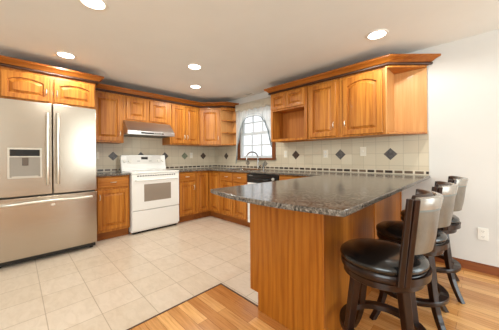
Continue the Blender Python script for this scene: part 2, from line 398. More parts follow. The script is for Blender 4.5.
# ------------------------------------------------------------------ cabinets
def door_bm(w_, h_, t=0.021, stile=0.055, arch=0.0, y=0.0):
    """raised panel door in local XZ with its back at y and its face towards -y; origin bottom left"""
    bm = BM(); K = 11 if arch else 2
    def loop(ins, dep, a_=0.0, ins_top=None):
        it = ins if ins_top is None else ins_top
        pts = [(ins, ins), (w_ - ins, ins)]
        for k in range(K):
            s = 1 - k / (K - 1); x = ins + (w_ - 2 * ins) * s; u = (2 * s - 1)
            pts.append((x, h_ - it - a_ * (u * u)))
        return [bm.verts.new((x, y - dep, z)) for x, z in pts]
    c = 0.004
    L = [loop(0, 0), loop(0, t - c), loop(c, t), loop(stile, t, arch), loop(stile + 0.002, t - 0.016, arch), loop(stile + 0.013, t - 0.017, arch),
         loop(stile + 0.038, t - 0.004, arch * 0.9), loop(stile + 0.040, t, arch * 0.9)]
    for A, B in zip(L, L[1:]):
        n = len(A)
        for i in range(n): bm.faces.new((A[i], A[(i + 1) % n], B[(i + 1) % n], B[i]))
    bm.faces.new(L[0][::-1]); bm.faces.new(L[-1])
    return bm
def slab_front(w_, h_, t=0.019):
    bm = BM(); c = 0.006
    def loop(i, d): return [bm.verts.new(p) for p in ((i, -d, i), (w_ - i, -d, i), (w_ - i, -d, h_ - i), (i, -d, h_ - i))]
    L = [loop(0, 0), loop(0, t - c), loop(c, t), loop(0.02, t), loop(0.024, t - 0.003), loop(0.03, t)]
    for A, B in zip(L, L[1:]):
        for i in range(4): bm.faces.new((A[i], A[(i + 1) % 4], B[(i + 1) % 4], B[i]))
    bm.faces.new(L[0][::-1]); bm.faces.new(L[-1]); return bm
def pull(parent, x, z, vertical=True, t=0.0205, L=0.075, name='handle'):
    bm = BM(); h = L / 2; d = 0.022; pts = []
    for k in range(9):
        s = -1 + k / 4; yy = -t - d * (1 - abs(s) ** 3.0) - 0.002
        pts.append((x, yy, z + s * h) if vertical else (x + s * h, yy, z))
    tube(bm, pts, [0.0055, 0.005, 0.005, 0.005, 0.005, 0.005, 0.005, 0.005, 0.0055], 8)
    obj(name, bm, nickel, parent, smooth=True)
def add_door(root, x0, x1, z0, z1, yface, arch=0.0, handle=None, stile=0.055):
    bm = door_bm(x1 - x0, z1 - z0, arch=arch, stile=stile)
    d = obj('door', bm, oak['z'], root); d.location = (x0, yface, z0)
    if handle: pull(d, *handle)
    return d
def add_drawer(root, x0, x1, z0, z1, yface, handle=True, name='drawer'):
    d = obj(name, slab_front(x1 - x0, z1 - z0), oak['x'], root); d.location = (x0, yface, z0)
    if handle: pull(d, (x1 - x0) / 2, (z1 - z0) / 2, False)
    return d
G = 0.0006
UB, UT, UD = 1.37, 2.113, 0.31      # upper cabinets: bottom, top, carcass depth (door adds 0.019)
BT, BD = 0.8865, 0.59                # base carcass top / depth
# --- wall A pieces: local +X runs along world +Y, local -Y faces the room (world +X)
RA = PI / 2
def wallA(name, label, y0): return thing(name, label, 'cabinet', (0.0005 + 0.0, y0, 0), RA)
# in the local frame the wall is at y = 0 and the room at negative y
def upper(root, w_, z0, z1, doors, depth=UD, arch=0.0, hz=None, stile=0.055, wallgap=0.008):
    obj('body', bx(G, w_ - G, -depth, -wallgap, z0, z1), oak['z'], root, 0.0015)
    n = len(doors)
    for (x0, x1, hs) in doors:
        h = None
        dw = x1 - x0; dz0 = z0 + 0.022; dz1 = z1 - 0.03
        if hs: h = (0.028 if hs == 'l' else dw - 0.028, (hz if hz is not None else 0.12), True)
        add_door(root, x0, x1, dz0, dz1, -depth - 0.0005, arch, h, stile)

# over-fridge cabinet (deep)
c = wallA('wall_cabinet', 'deep two-door oak cabinet above the steel fridge', -3.40)
wf = -2.436 + 3.40; FD = 0.635
obj('body', bx(G, wf - G, -FD, -0.008, 1.785, 2.118), oak['z'], c, 0.0015)
add_door(c, 3.40 - 3.298, 3.40 - 2.905, 1.80, 2.085, -FD - 0.0005, 0.035, (0.365, 0.11, True), 0.05)
add_door(c, 3.40 - 2.862, 3.40 - 2.452, 1.80, 2.085, -FD - 0.0005, 0.035, (0.028, 0.11, True), 0.05)
CROWN = [(0.0, 0.0), (0.008, 0.0), (0.008, 0.031), (0.030, 0.032), (0.036, 0.038), (0.054, 0.058), (0.074, 0.068), (0.082, 0.074), (0.082, 0.094), (0.0, 0.094)]
def crown(name, path, zb, mt, parent=None, end=None):
    bm = BM(); sweep(bm, path, [(o, zb + z) for o, z in CROWN], end); return obj(name, bm, mt, parent, smooth=True, angle=25)
def ropeline(path, zb, parent, end=None):
    bm = BM(); pr_ = [(0.022 + 0.0135 * math.cos(t), zb + 0.0155 + 0.0148 * math.sin(t)) for t in [2 * PI * k / 8 for k in range(8)]]
    sweep(bm, path, pr_, end); return obj('rope_strip', bm, rope, parent, smooth=True, angle=60)

# left of the hood
c = wallA('wall_cabinet', 'single-door oak wall cabinet between the fridge and the steel hood', -2.434)
upper(c, 0.434, UB, UT, [(0.03, 0.404, 'r')])
# above hood
c = wallA('wall_cabinet', 'short two-door oak wall cabinet directly above the steel hood', -2.0)
upper(c, 0.76, 1.722, UT, [(0.038, 0.362, None), (0.402, 0.728, None)])
# right of hood
c = wallA('wall_cabinet', 'tall two-door oak wall cabinet right of the steel hood', -1.24)
upper(c, 0.63, UB, UT, [(0.035, 0.307, 'r'), (0.312, 0.60, 'l')])
# diagonal corner cabinet
c = thing('corner_wall_cabinet', 'angled oak corner wall cabinet with one door', 'cabinet', (0, 0, 0))
bm = BM(); prism(bm, [(0.008, -0.008), (0.008, -0.609), (0.31, -0.609), (0.609, -0.31), (0.609, -0.008)], UB, UT); obj('body', bm, oak['z'], c, 0.0015)
dl = math.hypot(0.299, 0.299)
d = obj('door', door_bm(dl - 0.05, UT - UB - 0.052), oak['z'], c)
d.rotation_euler = (0, 0, PI / 4); k = 0.0006 / math.sqrt(2)
d.location = (0.31 + 0.025 * math.cos(PI / 4) + k, -0.609 + 0.025 * math.sin(PI / 4) - k, UB + 0.022)
pull(d, dl - 0.05 - 0.028, 0.12)
# open end shelf beside window
c = thing('open_corner_shelf', 'open oak end shelf unit between the corner cabinet and the window', 'shelf', (0, 0, 0))
sp = [(0.611, -0.008), (0.611, -0.322), (0.635, -0.322), (0.70, -0.25), (0.742, -0.14), (0.752, -0.03), (0.752, -0.008)]
obj('side_panel', bx(0.611, 0.625, -0.322, -0.02, UB, UT), oak_in_pale, c)
obj('back_panel', bx(0.611, 0.754, -0.02, -0.008, UB, UT), oak_in_pale, c)
sp2 = [(0.626, -0.021), (0.626, -0.318), (0.645, -0.318), (0.70, -0.25), (0.740, -0.14), (0.752, -0.021)]
for z, n in ((UB, 'bottom'), (1.605, 'shelf'), (1.848, 'shelf'), (UT - 0.05, 'top')):
    bm = BM(); prism(bm, sp2, z, z + (0.022 if n != 'top' else 0.05)); obj(n, bm, oak['x'], c, 0.002)

# crowns (each one long length of moulding running over several cabinets)
pathA = [(0.31, -2.433), (0.31, -0.609), (0.609, -0.31), (0.64, -0.315), (0.70, -0.25), (0.752, -0.012)]
cr = crown('crown_molding', pathA, UT + 0.0005, crown_wood_y); tag(cr, 'oak crown moulding along the tops of the left wall and corner cabinets', 'crown moulding'); ropeline(pathA, UT + 0.001, cr)
pathF = [(FD, -3.40), (FD, -2.436), (0.40, -2.436)]
cr = crown('crown_molding', pathF, 2.1185, crown_wood_y); tag(cr, 'oak crown moulding projecting over the cabinet above the fridge', 'crown moulding'); ropeline(pathF, 2.119, cr)

# --- wall B uppers
XL, XS, XE = 1.889, 3.502, 3.825
c = thing('microwave_wall_cabinet', 'oak wall cabinet with an empty open niche under two small doors', 'cabinet', (XL, 0, 0))
W_ = 2.535 - XL; t = 0.018; NB, NT = 1.405, 1.838
obj('side_panel', bx(G, t, -UD, -0.008, UB, UT), oak['z'], c); obj('side_panel', bx(W_ - t, W_ - G, -UD, -0.008, UB, UT), oak['z'], c)
obj('back_panel', bx(t, W_ - t, -0.02, -0.008, UB, UT), oak_in, c)
obj('bottom', bx(t, W_ - t, -UD, -0.02, NB - 0.02, NB), oak['x'], c); obj('top_box', bx(t, W_ - t, -UD, -0.02, NT + 0.015, UT), oak['x'], c)
bm = boxes((0.0 + G, 0.036, -UD - 0.018, -UD, UB, UT), (W_ - 0.042, W_ - G, -UD - 0.018, -UD, UB, UT), (0.036, W_ - 0.042, -UD - 0.018, -UD, UB, NB), (0.036, W_ - 0.042, -UD - 0.018, -UD, NT, NT + 0.03), (0.036, W_ - 0.042, -UD - 0.018, -UD, UT - 0.03, UT))
obj('face_frame', bm, oak['z'], c, 0.001)
add_door(c, 0.026, 0.302, NT + 0.022, UT - 0.022, -UD - 0.0185, 0, None, 0.042)
add_door(c, 0.308, 0.608, NT + 0.022, UT - 0.022, -UD - 0.0185, 0, None, 0.042)
c = thing('wall_cabinet', 'plain-panel oak wall cabinet right of the open niche', 'cabinet', (2.537, 0, 0))
upper(c, 0.45, UB, UT, [(0.03, 0.408, 'r')], hz=0.14)
c = thing('wall_cabinet', 'arched-panel oak wall cabinet left of the angled open end', 'cabinet', (2.989, 0, 0))
upper(c, 0.513, UB, UT, [(0.045, 0.482, 'l')], arch=0.05, hz=0.14)
c = thing('open_end_shelf', 'angled open oak end unit closing the right wall cabinets', 'shelf', (0, 0, 0))
obj('side_panel', bx(XS + 0.001, XS + 0.014, -UD - 0.017, -0.021, UB, UT), oak_in_pale, c)
obj('back_panel', bx(XS + 0.001, XE, -0.02, -0.008, UB, UT), oak_in_pale, c)
tri = [(XS + 0.015, -0.021), (XS + 0.015, -UD - 0.017), (XS + 0.03, -UD - 0.017), (XE, -0.04), (XE, -0.021)]
bm = BM(); prism(bm, tri, UB, UB + 0.02); obj('bottom', bm, oak['x'], c, 0.002)
bm = BM(); prism(bm, tri, UT - 0.02, UT); obj('top', bm, oak['x'], c, 0.002)
pathB = [(XL + 0.001, -0.012), (XL + 0.001, -UD - 0.004), (XS + 0.025, -UD - 0.004), (XE + 0.004, -0.012)]
cr = crown('crown_molding', pathB, UT + 0.0005, crown_wood, None, (1, 0)); tag(cr, 'oak crown moulding along the tops of the right wall cabinets', 'crown moulding'); ropeline(pathB, UT + 0.001, cr, (1, 0))

# --- base cabinets, wall A
def base(root, w_, cols, depth=BD, false=False, hside='l', drawer=True):
    obj('body', bx(G, w_ - G, -depth, -0.008, 0.115, BT), oak['z'], root, 0.0015)
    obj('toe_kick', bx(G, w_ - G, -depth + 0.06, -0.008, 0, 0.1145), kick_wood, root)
    for x0, x1, hs, zt, dr in cols:
        dw = x1 - x0
        add_door(root, x0, x1, 0.15, zt, -depth - 0.0005, 0, (0.028 if hs == 'l' else dw - 0.028, zt - 0.15 - 0.10, True) if hs else None, 0.05)
        if dr: add_drawer(root, x0, x1, zt + 0.028, BT - 0.018, -depth - 0.0005, dr == 'h')
c = wallA('base_cabinet', 'oak base cabinet with one drawer between the fridge and white range', -2.45)
base(c, 0.439, [(0.03, 0.418, 'l', 0.70, 'h')])
c = wallA('base_cabinet', 'oak base cabinet with one drawer right of the white range', -1.245)
base(c, 0.353, [(0.02, 0.335, 'r', 0.70, 'h')])
c = thing('corner_base_cabinet', 'oak inside-corner base cabinet with two doors meeting in the corner', 'cabinet', (0, 0, 0))
bm = BM(); prism(bm, [(0.008, -0.008), (0.008, -0.889), (BD, -0.889), (BD, -BD), (0.945, -BD), (0.945, -0.008)], 0.115, BT); obj('body', bm, oak['z'], c, 0.0015)
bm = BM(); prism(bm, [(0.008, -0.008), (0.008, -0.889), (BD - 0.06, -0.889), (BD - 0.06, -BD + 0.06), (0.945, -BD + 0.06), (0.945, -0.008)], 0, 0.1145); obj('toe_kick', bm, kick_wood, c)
d = obj('door', door_bm(0.245, 0.70, stile=0.045), oak['z'], c); d.rotation_euler = (0, 0, RA); d.location = (BD + 0.0005, -0.872, 0.15)
d = obj('door', door_bm(0.30, 0.70, stile=0.045), oak['z'], c); d.location = (BD + 0.022, -BD - 0.0005, 0.15)
# wall B
c = thing('sink_base_cabinet', 'oak sink base cabinet with two false drawer fronts under the window', 'cabinet', (0.947, 0, 0)); w_ = 1.630 - 0.947
obj('body', boxes((G, w_ - G, -BD, -0.008, 0.115, 0.70), (G, w_ - G, -BD, -BD + 0.02, 0.70, BT), (G, 0.02, -BD + 0.02, -0.008, 0.70, BT), (w_ - 0.02, w_ - G, -BD + 0.02, -0.008, 0.70, BT)), oak['z'], c, 0.0015)
obj('toe_kick', bx(G, w_ - G, -BD + 0.06, -0.008, 0, 0.1145), kick_wood, c)
for x0, x1 in ((0.02, 0.318), (0.348, 0.664)):
    add_door(c, x0, x1, 0.15, 0.70, -BD - 0.0005, 0, None, 0.05); add_drawer(c, x0, x1, 0.728, BT - 0.018, -BD - 0.0005, True, 'false_drawer')
c = thing('base_cabinet', 'oak base cabinet right of the black-fronted dishwasher', 'cabinet', (2.246, 0, 0))
base(c, 0.72, [(0.02, 0.34, 'r', 0.70, 'h'), (0.36, 0.68, 'l', 0.70, 'h')])
# dishwasher
c = thing('dishwasher', 'dishwasher with a black control panel and pale door under the counter', 'dishwasher', (1.633, 0, 0))
obj('body', bx(0.004, 0.604, -0.575, -0.03, 0.10, 0.875), grey_plastic, c)
obj('toe_panel', bx(0.01, 0.598, -0.53, -0.05, 0, 0.0995), dark_plastic, c)
obj('door', bx(0.004, 0.604, -0.612, -0.5755, 0.11, 0.738), white_enamel, c, 0.004)
d = obj('control_panel', bx(0.004, 0.604, -0.62, -0.5755, 0.742, 0.874), dark_plastic, c, 0.006)
bm = BM(); tube(bm, [(0.15, -0.622, 0.80), (0.152, -0.645, 0.80), (0.456, -0.645, 0.80), (0.458, -0.622, 0.80)], 0.008); obj('handle', bm, dark_plastic, d, smooth=True)
obj('button_strip', boxes(*[(0.05 + k * 0.02, 0.062 + k * 0.02, -0.6215, -0.62, 0.845, 0.853) for k in range(4)]), grey_plastic, d)
bm = BM(); lathe(bm, [(0.0, 0.0), (0.022, 0.0), (0.022, 0.012), (0.016, 0.02), (0, 0.02)], 20); dial = obj('dial', bm, grey_plastic, d, smooth=True); dial.rotation_euler = (PI / 2, 0, 0); dial.location = (0.53, -0.62, 0.815)

# --- peninsula base
PL, PR, PY = 2.983, 3.578, -1.927
c = thing('peninsula_base', 'large oak peninsula base with grained end panel under the granite', 'cabinet', (0, 0, 0))
obj('body', bx(PL + 0.02, PR - 0.008, PY + 0.018, -0.012, 0.1285, BT), oak['z'], c)
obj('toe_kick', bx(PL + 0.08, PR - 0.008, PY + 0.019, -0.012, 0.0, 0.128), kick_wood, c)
bm = BM()
ep = [(PL, 0.129), (PL + 0.078, 0.129), (PL + 0.078, 0.0), (PR, 0.0), (PR, BT), (PL, BT)]
f0 = [bm.verts.new((x, PY, z)) for x, z in ep]; f1 = [bm.verts.new((x, PY + 0.017, z)) for x, z in ep]
bm.faces.new(f0); bm.faces.new(f1[::-1])
for i in range(6): bm.faces.new((f0[i], f0[(i + 1) % 6], f1[(i + 1) % 6], f1[i]))
obj('end_panel', bm, oak_veneer, c, 0.001)
obj('back_panel', bx(PR - 0.007, PR, PY + 0.0175, -0.016, 0.0, BT), oak_veneer, c)
for b0, b1, bz in ((PY, PY + 0.03, 0.0), (-1.0, -0.95, 0.0), (-0.07, -0.02, 0.084)): obj('batten', bx(PR, PR + 0.006, b0, b1, bz, BT - 0.001), oak['z'], c, 0.001)
for k, y0 in enumerate((-1.90, -1.27)):
    for q in range(2):
        d = obj('door', door_bm(0.30, 0.70, stile=0.05), oak['z'], c); d.rotation_euler = (0, 0, -PI / 2); d.location = (PL + 0.0195, y0 + 0.31 * (q + 1), 0.15)

# --- granite worktops
CT, CB = 0.914, 0.887
def bow(n=14):
    x0, x1 = 2.913, 3.847; pts = []
    for k in range(n + 1):
        s = k / n; x = x0 + (x1 - x0) * s; pts.append((x, -2.243 - 0.02 * s - 0.068 * (1 - (2 * s - 1) ** 2)))
    return pts
bm = BM(); SX0, SX1, SY0, SY1 = 0.985, 1.60, -0.53, -0.13
def cell(poly, top=True):
    for z, fl in ((CT, False), (CB, True)):
        v = [bm.verts.new((x, y, z)) for x, y in poly]
        bm.faces.new(v[::-1] if fl else v)
ys = -0.64; q0 = -0.003
cells = [[(0.003, -1.244), (0.64, -1.244), (0.64, ys), (0.003, ys)],
         [(0.003, ys), (0.64, ys), (0.64, SY0), (0.003, SY0)], [(0.003, SY0), (0.64, SY0), (0.64, SY1), (0.003, SY1)], [(0.003, SY1), (0.64, SY1), (0.64, q0), (0.003, q0)],
         [(0.64, ys), (SX0, ys), (SX0, SY0), (0.64, SY0)], [(0.64, SY0), (SX0, SY0), (SX0, SY1), (0.64, SY1)], [(0.64, SY1), (SX0, SY1), (SX0, q0), (0.64, q0)],
         [(SX0, ys), (SX1, ys), (SX1, SY0), (SX0, SY0)], [(SX0, SY1), (SX1, SY1), (SX1, q0), (SX0, q0)],
         [(SX1, ys), (2.913, ys), (2.913, SY0), (SX1, SY0)], [(SX1, SY0), (2.913, SY0), (2.913, SY1), (SX1, SY1)], [(SX1, SY1), (2.913, SY1), (2.913, q0), (SX1, q0)],
         [(2.913, ys), (3.847, ys), (3.847, SY0), (2.913, SY0)], [(2.913, SY0), (3.847, SY0), (3.847, SY1), (2.913, SY1)], [(2.913, SY1), (3.847, SY1), (3.847, q0), (2.913, q0)],
         bow() + [(3.847, ys), (2.913, ys)]]
for p in cells: cell(p)
bmesh.ops.remove_doubles(bm, verts=bm.verts, dist=1e-5)
bd = {}
for ed in [e_ for e_ in bm.edges if len(e_.link_faces) == 1 and abs(e_.verts[0].co.z - CT) < 1e-6 and abs(e_.verts[1].co.z - CT) < 1e-6]:
    a_, b_ = ed.verts
    lo = [next(v for v in bm.verts if abs(v.co.z - CB) < 1e-6 and (v.co.xy - q.co.xy).length < 1e-6) for q in (a_, b_)]
    bm.faces.new((a_, b_, lo[1], lo[0]))
wt = obj('granite_worktop', bm, granite_m, None, 0.006, seg=3, smooth=True, angle=50)
tag(wt, 'long brown granite worktop from the white range past the sink to the peninsula', 'worktop')
wt2 = obj('granite_worktop', bx(0.003, 0.64, -2.45, -2.009, CB, CT), granite_m, None, 0.006, seg=3)
tag(wt2, 'short granite worktop between the fridge and the white range', 'worktop')

# sink + faucet
s = thing('kitchen_sink', 'stainless steel drop-in sink under the window', 'sink', ((SX0 + SX1) / 2, (SY0 + SY1) / 2, CT + 0.0005))
bm = BM(); hx, hy = (SX1 - SX0) / 2, (SY1 - SY0) / 2
def rr(x, y, z, r=0.05, n=5):
    pts = []
    for cx_, cy_, a0 in ((x - r, y - r, 0), (-x + r, y - r, PI / 2), (-x + r, -y + r, PI), (x - r, -y + r, 1.5 * PI)):
        for k in range(n + 1): t_ = a0 + PI / 2 * k / n; pts.append(bm.verts.new((cx_ + r * math.cos(t_), cy_ + r * math.sin(t_), z)))
    return pts
L_ = [rr(hx + 0.018, hy + 0.018, 0.0), rr(hx + 0.016, hy + 0.016, 0.006), rr(hx - 0.012, hy - 0.012, 0.005), rr(hx - 0.018, hy - 0.018, -0.01), rr(hx - 0.03, hy - 0.03, -0.17), rr(hx - 0.10, hy - 0.10, -0.18)]
for A, B in zip(L_, L_[1:]):
    for i in range(len(A)): bm.faces.new((A[i], A[(i + 1) % len(A)], B[(i + 1) % len(A)], B[i]))
bm.faces.new(L_[-1])
obj('basin', bm, chrome, s, smooth=True)
bm = BM(); lathe(bm, [(0, -0.1785), (0.03, -0.1785), (0.035, -0.177), (0.04, -0.178)], 20); obj('drain', bm, steel_dark, s, smooth=True)
f = thing('kitchen_faucet', 'tall gooseneck chrome faucet in front of the window', 'faucet', (1.368, -0.07, CT))
bm = BM(); lathe(bm, [(0, 0), (0.028, 0), (0.028, 0.008), (0.02, 0.02), (0.018, 0.05), (0, 0.05)], 20); obj('base', bm, chrome, f, smooth=True)
pts = [(0, 0, 0.045), (0, 0, 0.21)]
for k in range(1, 13): t_ = PI * k / 12; pts.append((-0.03 * (1 - math.cos(t_)), -0.115 * (1 - math.cos(t_)), 0.21 + 0.10 * math.sin(t_)))
pts.append((-0.06, -0.23, 0.17))
bm = BM(); tube(bm, pts, 0.0125, 12); obj('spout', bm, chrome, f, smooth=True)
bm = BM(); tube(bm, [(0.015, 0, 0.035), (0.04, 0.0, 0.05), (0.09, -0.01, 0.085)], [0.009, 0.008, 0.006], 10); obj('lever', bm, chrome, f, smooth=True)
sp_ = thing('side_sprayer', 'small chrome side sprayer right of the faucet', 'sprayer', (1.50, -0.072, CT))
bm = BM(); lathe(bm, [(0, 0), (0.022, 0), (0.02, 0.012), (0.014, 0.016), (0.014, 0.03), (0, 0.03)], 16); obj('holder', bm, chrome, sp_, smooth=True)
bm = BM(); lathe(bm, [(0, 0.03), (0.011, 0.03), (0.015, 0.07), (0.017, 0.09), (0.01, 0.10), (0, 0.10)], 16); obj('spray_head', bm, chrome, sp_, smooth=True)

# ------------------------------------------------------------------ fridge (local: +X along wall, -Y to room)
fr = thing('refrigerator', 'wide stainless steel french-door fridge with bottom freezer drawer', 'refrigerator', (0.0, -3.372, 0), RA)
FW = 0.91
obj('cabinet', bx(0.004, FW - 0.004, -0.695, -0.03, 0.025, 1.745), steel_dark, fr, 0.004)
def bowed(x0, x1, z0, z1, yb, yf, bulge):
    bm = BM(); n = 12; cols = []
    for k in range(n + 1):
        s_ = k / n; x = x0 + (x1 - x0) * s_
        g = (x - FW / 2) / (FW / 2); y = yf + bulge * (g * g) 
        cols.append((x, y))
    poly = cols + [(x1, yb), (x0, yb)]
    lo = [bm.verts.new((x, y, z0)) for x, y in poly]; hi = [bm.verts.new((x, y, z1)) for x, y in poly]; n = len(poly)
    bm.faces.new(lo); bm.faces.new(hi)
    for i in range(n): bm.faces.new((lo[i], lo[(i + 1) % n], hi[(i + 1) % n], hi[i]))
    return bm
yF, bul = -0.795, 0.010
DL = obj('door', bowed(0.002, FW / 2 - 0.004 + 0.025, 0.735, 1.758, -0.70, yF, bul), steel_v, fr, 0.006, smooth=True, angle=30)
DR = obj('door', bowed(FW / 2 + 0.004 + 0.025, FW - 0.002, 0.735, 1.758, -0.70, yF, bul), steel_v, fr, 0.006, smooth=True, angle=30)
DZ = obj('freezer_drawer', bowed(0.002, FW - 0.002, 0.075, 0.718, -0.70, yF, bul), steel_v, fr, 0.006, smooth=True, angle=30)
SM = FW / 2 + 0.025
def vbar(x, z0, z1, parent):
    bm = BM(); pts = []
    for k in range(15):
        s_ = -1 + 2 * k / 14; pts.append((x, yF - 0.012 - 0.045 * (1 - abs(s_) ** 6), z0 + (z1 - z0) * (s_ + 1) / 2))
    tube(bm, pts, 0.014, 12); obj('handle', bm, nickel, parent, smooth=True)
vbar(SM - 0.045, 0.845, 1.645, DL); vbar(SM + 0.045, 0.845, 1.645, DR)
bm = BM(); pts = []
for k in range(19):
    s_ = -1 + 2 * k / 18; pts.append((FW / 2 + s_ * 0.40, yF - 0.004 - 0.05 * (1 - abs(s_) ** 5), 0.655 + 0.012 * (1 - s_ * s_)))
tube(bm, pts, 0.014, 12); obj('handle', bm, nickel, DZ, smooth=True)
bm = BM(); lathe(bm, [(0, 0), (0.022, 0), (0.02, 0.003), (0, 0.004)], 24); b_ = obj('badge', bm, nickel, DZ, smooth=True); b_.rotation_euler = (PI / 2, 0, 0); b_.scale = (1, 0.55, 1); b_.location = (SM, yF - 0.001, 0.612)
# dispenser on the left door
x0, x1, z0, z1 = 3.372 - 3.250, 3.372 - 2.985, 0.925, 1.25
yy = yF + bul * 0.35 - 0.001
bm = BM(); t_ = 0.014
for bx_ in ((x0, x1, yy - 0.012, yy + 0.006, z1 - 0.018, z1), (x0, x1, yy - 0.012, yy + 0.006, z0, z0 + t_), (x0, x0 + t_, yy - 0.012, yy + 0.006, z0 + t_, z1 - 0.018), (x1 - t_, x1, yy - 0.012, yy + 0.006, z0 + t_, z1 - 0.018), (x0 + t_, x1 - t_, yy - 0.012, yy + 0.006, 1.150, 1.162)): box(bm, *bx_)
dp = obj('dispenser', bm, disp_grey, DL, 0.002)
obj('display', bx(x0 + t_ + 0.004, x1 - t_ - 0.004, yy - 0.010, yy + 0.006, 1.1625, z1 - 0.0185), dark_plastic, dp)
obj('recess', bx(x0 + t_, x1 - t_, yy - 0.003, yy + 0.006, z0 + t_, 1.1495), mat('recess', srgb(150, 140, 128), 0.4), dp)
obj('paddle', bx((x0 + x1) / 2 - 0.024, (x0 + x1) / 2 + 0.024, yy - 0.014, yy - 0.0035, 1.062, 1.146), mat('paddle', srgb(96, 82, 70), 0.4), dp, 0.004)
obj('drip_tray', bx(x0 + 0.03, x1 - 0.03, yy - 0.02, yy - 0.0035, z0 + t_ + 0.001, z0 + t_ + 0.01), disp_grey, dp)
obj('base_grille', bx(0.01, FW - 0.01, -0.74, -0.6955, 0.02, 0.07), dark_plastic, fr, 0.004)
for x in (0.05, FW - 0.05):
    bm = BM(); lathe(bm, [(0, 0), (0.02, 0), (0.02, 0.018), (0.012, 0.022), (0, 0.022)], 12, x, -0.70); obj('foot', bm, dark_plastic, fr)

# ------------------------------------------------------------------ range and hood
rg = thing('kitchen_range', 'white freestanding electric range with oven window', 'stove', (0.0, -2.001, 0), RA)
RW = 0.752
obj('body', bx(0.003, RW - 0.003, -0.612, -0.012, 0.03, 0.895), white_enamel, rg, 0.003)
ct_ = obj('cooktop', bx(0.0, RW, -0.655, -0.06, 0.8955, 0.922), white_enamel, rg, 0.008, seg=3)
for bx_, by_, br_ in ((0.2, -0.5, 0.1), (0.56, -0.5, 0.08), (0.2, -0.23, 0.08), (0.56, -0.23, 0.1)):
    bm = BM(); lathe(bm, [(br_, 0.9222), (br_, 0.9235), (br_ - 0.012, 0.924), (0, 0.924)], 32, bx_, by_); obj('burner', bm, burner_m, ct_)
bm = BM(); pr_ = [(-0.10, 0.9225), (-0.184, 0.9225), (-0.184, 0.955), (-0.166, 0.995), (-0.142, 1.172), (-0.13, 1.182), (-0.10, 1.182)]
l0 = [bm.verts.new((0.005, y, z)) for y, z in pr_]; l1 = [bm.verts.new((RW - 0.005, y, z)) for y, z in pr_]
bm.faces.new(l0); bm.faces.new(l1[::-1])
for i in range(len(pr_)): bm.faces.new((l0[i], l0[(i + 1) % 7], l1[(i + 1) % 7], l1[i]))
bg_ = obj('backguard', bm, white_enamel, rg, 0.004)
slope = math.atan2(0.024, 0.188)
def onpanel(z, out): k = (z - 0.995) / 0.177; return -0.166 + 0.024 * k - out
def panelbox(name, xa, xb, za, zb, out, mt):
    bm = BM(); v = []
    for x, z, o in ((xa, za, 0.0003), (xb, za, 0.0003), (xb, zb, 0.0003), (xa, zb, 0.0003), (xa, za, out), (xb, za, out), (xb, zb, out), (xa, zb, out)): v.append(bm.verts.new((x, onpanel(z, o), z)))
    for f_ in ((3, 2, 1, 0), (4, 5, 6, 7), (0, 1, 5, 4), (1, 2, 6, 5), (2, 3, 7, 6), (3, 0, 4, 7)): bm.faces.new([v[i] for i in f_])
    return obj(name, bm, mt, bg_)
panelbox('control_strip', 0.09, RW - 0.09, 1.035, 1.165, 0.002, mat('panel_grey', srgb(222, 216, 208), 0.3))
panelbox('display', RW / 2 - 0.055, RW / 2 + 0.055, 1.108, 1.150, 0.004, dark_plastic)
for x in (0.055, 0.135, RW - 0.135, RW - 0.055):
    bm = BM(); lathe(bm, [(0, 0), (0.026, 0), (0.024, 0.018), (0.02, 0.022), (0, 0.022)], 20); k_ = obj('knob', bm, white_plastic, bg_, smooth=True)
    k_.rotation_euler = (PI / 2 - slope, 0, 0); k_.location = (x, onpanel(1.085, 0.0025), 1.085)
panelbox('button', RW / 2 - 0.12, RW / 2 - 0.075, 1.07, 1.09, 0.004, grey_plastic); panelbox('button', RW / 2 + 0.075, RW / 2 + 0.12, 1.07, 1.09, 0.004, grey_plastic)
od = obj('oven_door', bx(0.004, RW - 0.004, -0.655, -0.613, 0.352, 0.888), white_enamel, rg, 0.005)
obj('oven_window', bx(0.175, RW - 0.150, -0.6565, -0.654, 0.475, 0.735), oven_glass, od, 0.0005)
obj('vent_slots', boxes(*[(0.075 + k * 0.0385, 0.075 + k * 0.0385 + 0.026, -0.6565, -0.6545, 0.855, 0.871) for k in range(16)]), slot_m, od)
bm = BM(); tube(bm, [(0.05, -0.659, 0.800), (0.055, -0.688, 0.802), (RW - 0.055, -0.688, 0.802), (RW - 0.05, -0.659, 0.800)], 0.013, 10); obj('handle', bm, white_enamel, od, smooth=True)
obj('storage_drawer', bx(0.004, RW - 0.004, -0.651, -0.613, 0.062, 0.343), white_enamel, rg, 0.005)
obj('kick_panel', bx(0.03, RW - 0.03, -0.60, -0.05, 0.0, 0.0295), dark_plastic, rg)

hd = thing('range_hood', 'stainless steel under-cabinet hood above the white range', 'range hood', (0.0, -2.003, 0), RA)
HW = 0.757; z0 = 1.497
bm = BM(); pr_ = [(-0.012, z0), (-0.50, z0), (-0.50, z0 + 0.058), (-0.33, 1.720), (-0.012, 1.720)]
l0 = [bm.verts.new((0.003, y, z)) for y, z in pr_]; l1 = [bm.verts.new((HW, y, z)) for y, z in pr_]
bm.faces.new(l0); bm.faces.new(l1[::-1])
for i in range(5): bm.faces.new((l0[i], l0[(i + 1) % 5], l1[(i + 1) % 5], l1[i]))
hs = obj('shell', bm, steel_h, hd, 0.002)
obj('control_strip', bx(0.20, 0.56, -0.504, -0.4995, z0 + 0.018, z0 + 0.040), dark_plastic, hd)
obj('button', boxes(*[(0.40 + k * 0.035, 0.42 + k * 0.035, -0.506, -0.5041, z0 + 0.023, z0 + 0.035) for k in range(4)]), grey_plastic, hd)
obj('filter', boxes((0.06, 0.36, -0.45, -0.06, z0 - 0.006, z0 - 0.0005), (0.39, 0.69, -0.45, -0.06, z0 - 0.006, z0 - 0.0005)), steel_dark, hd)

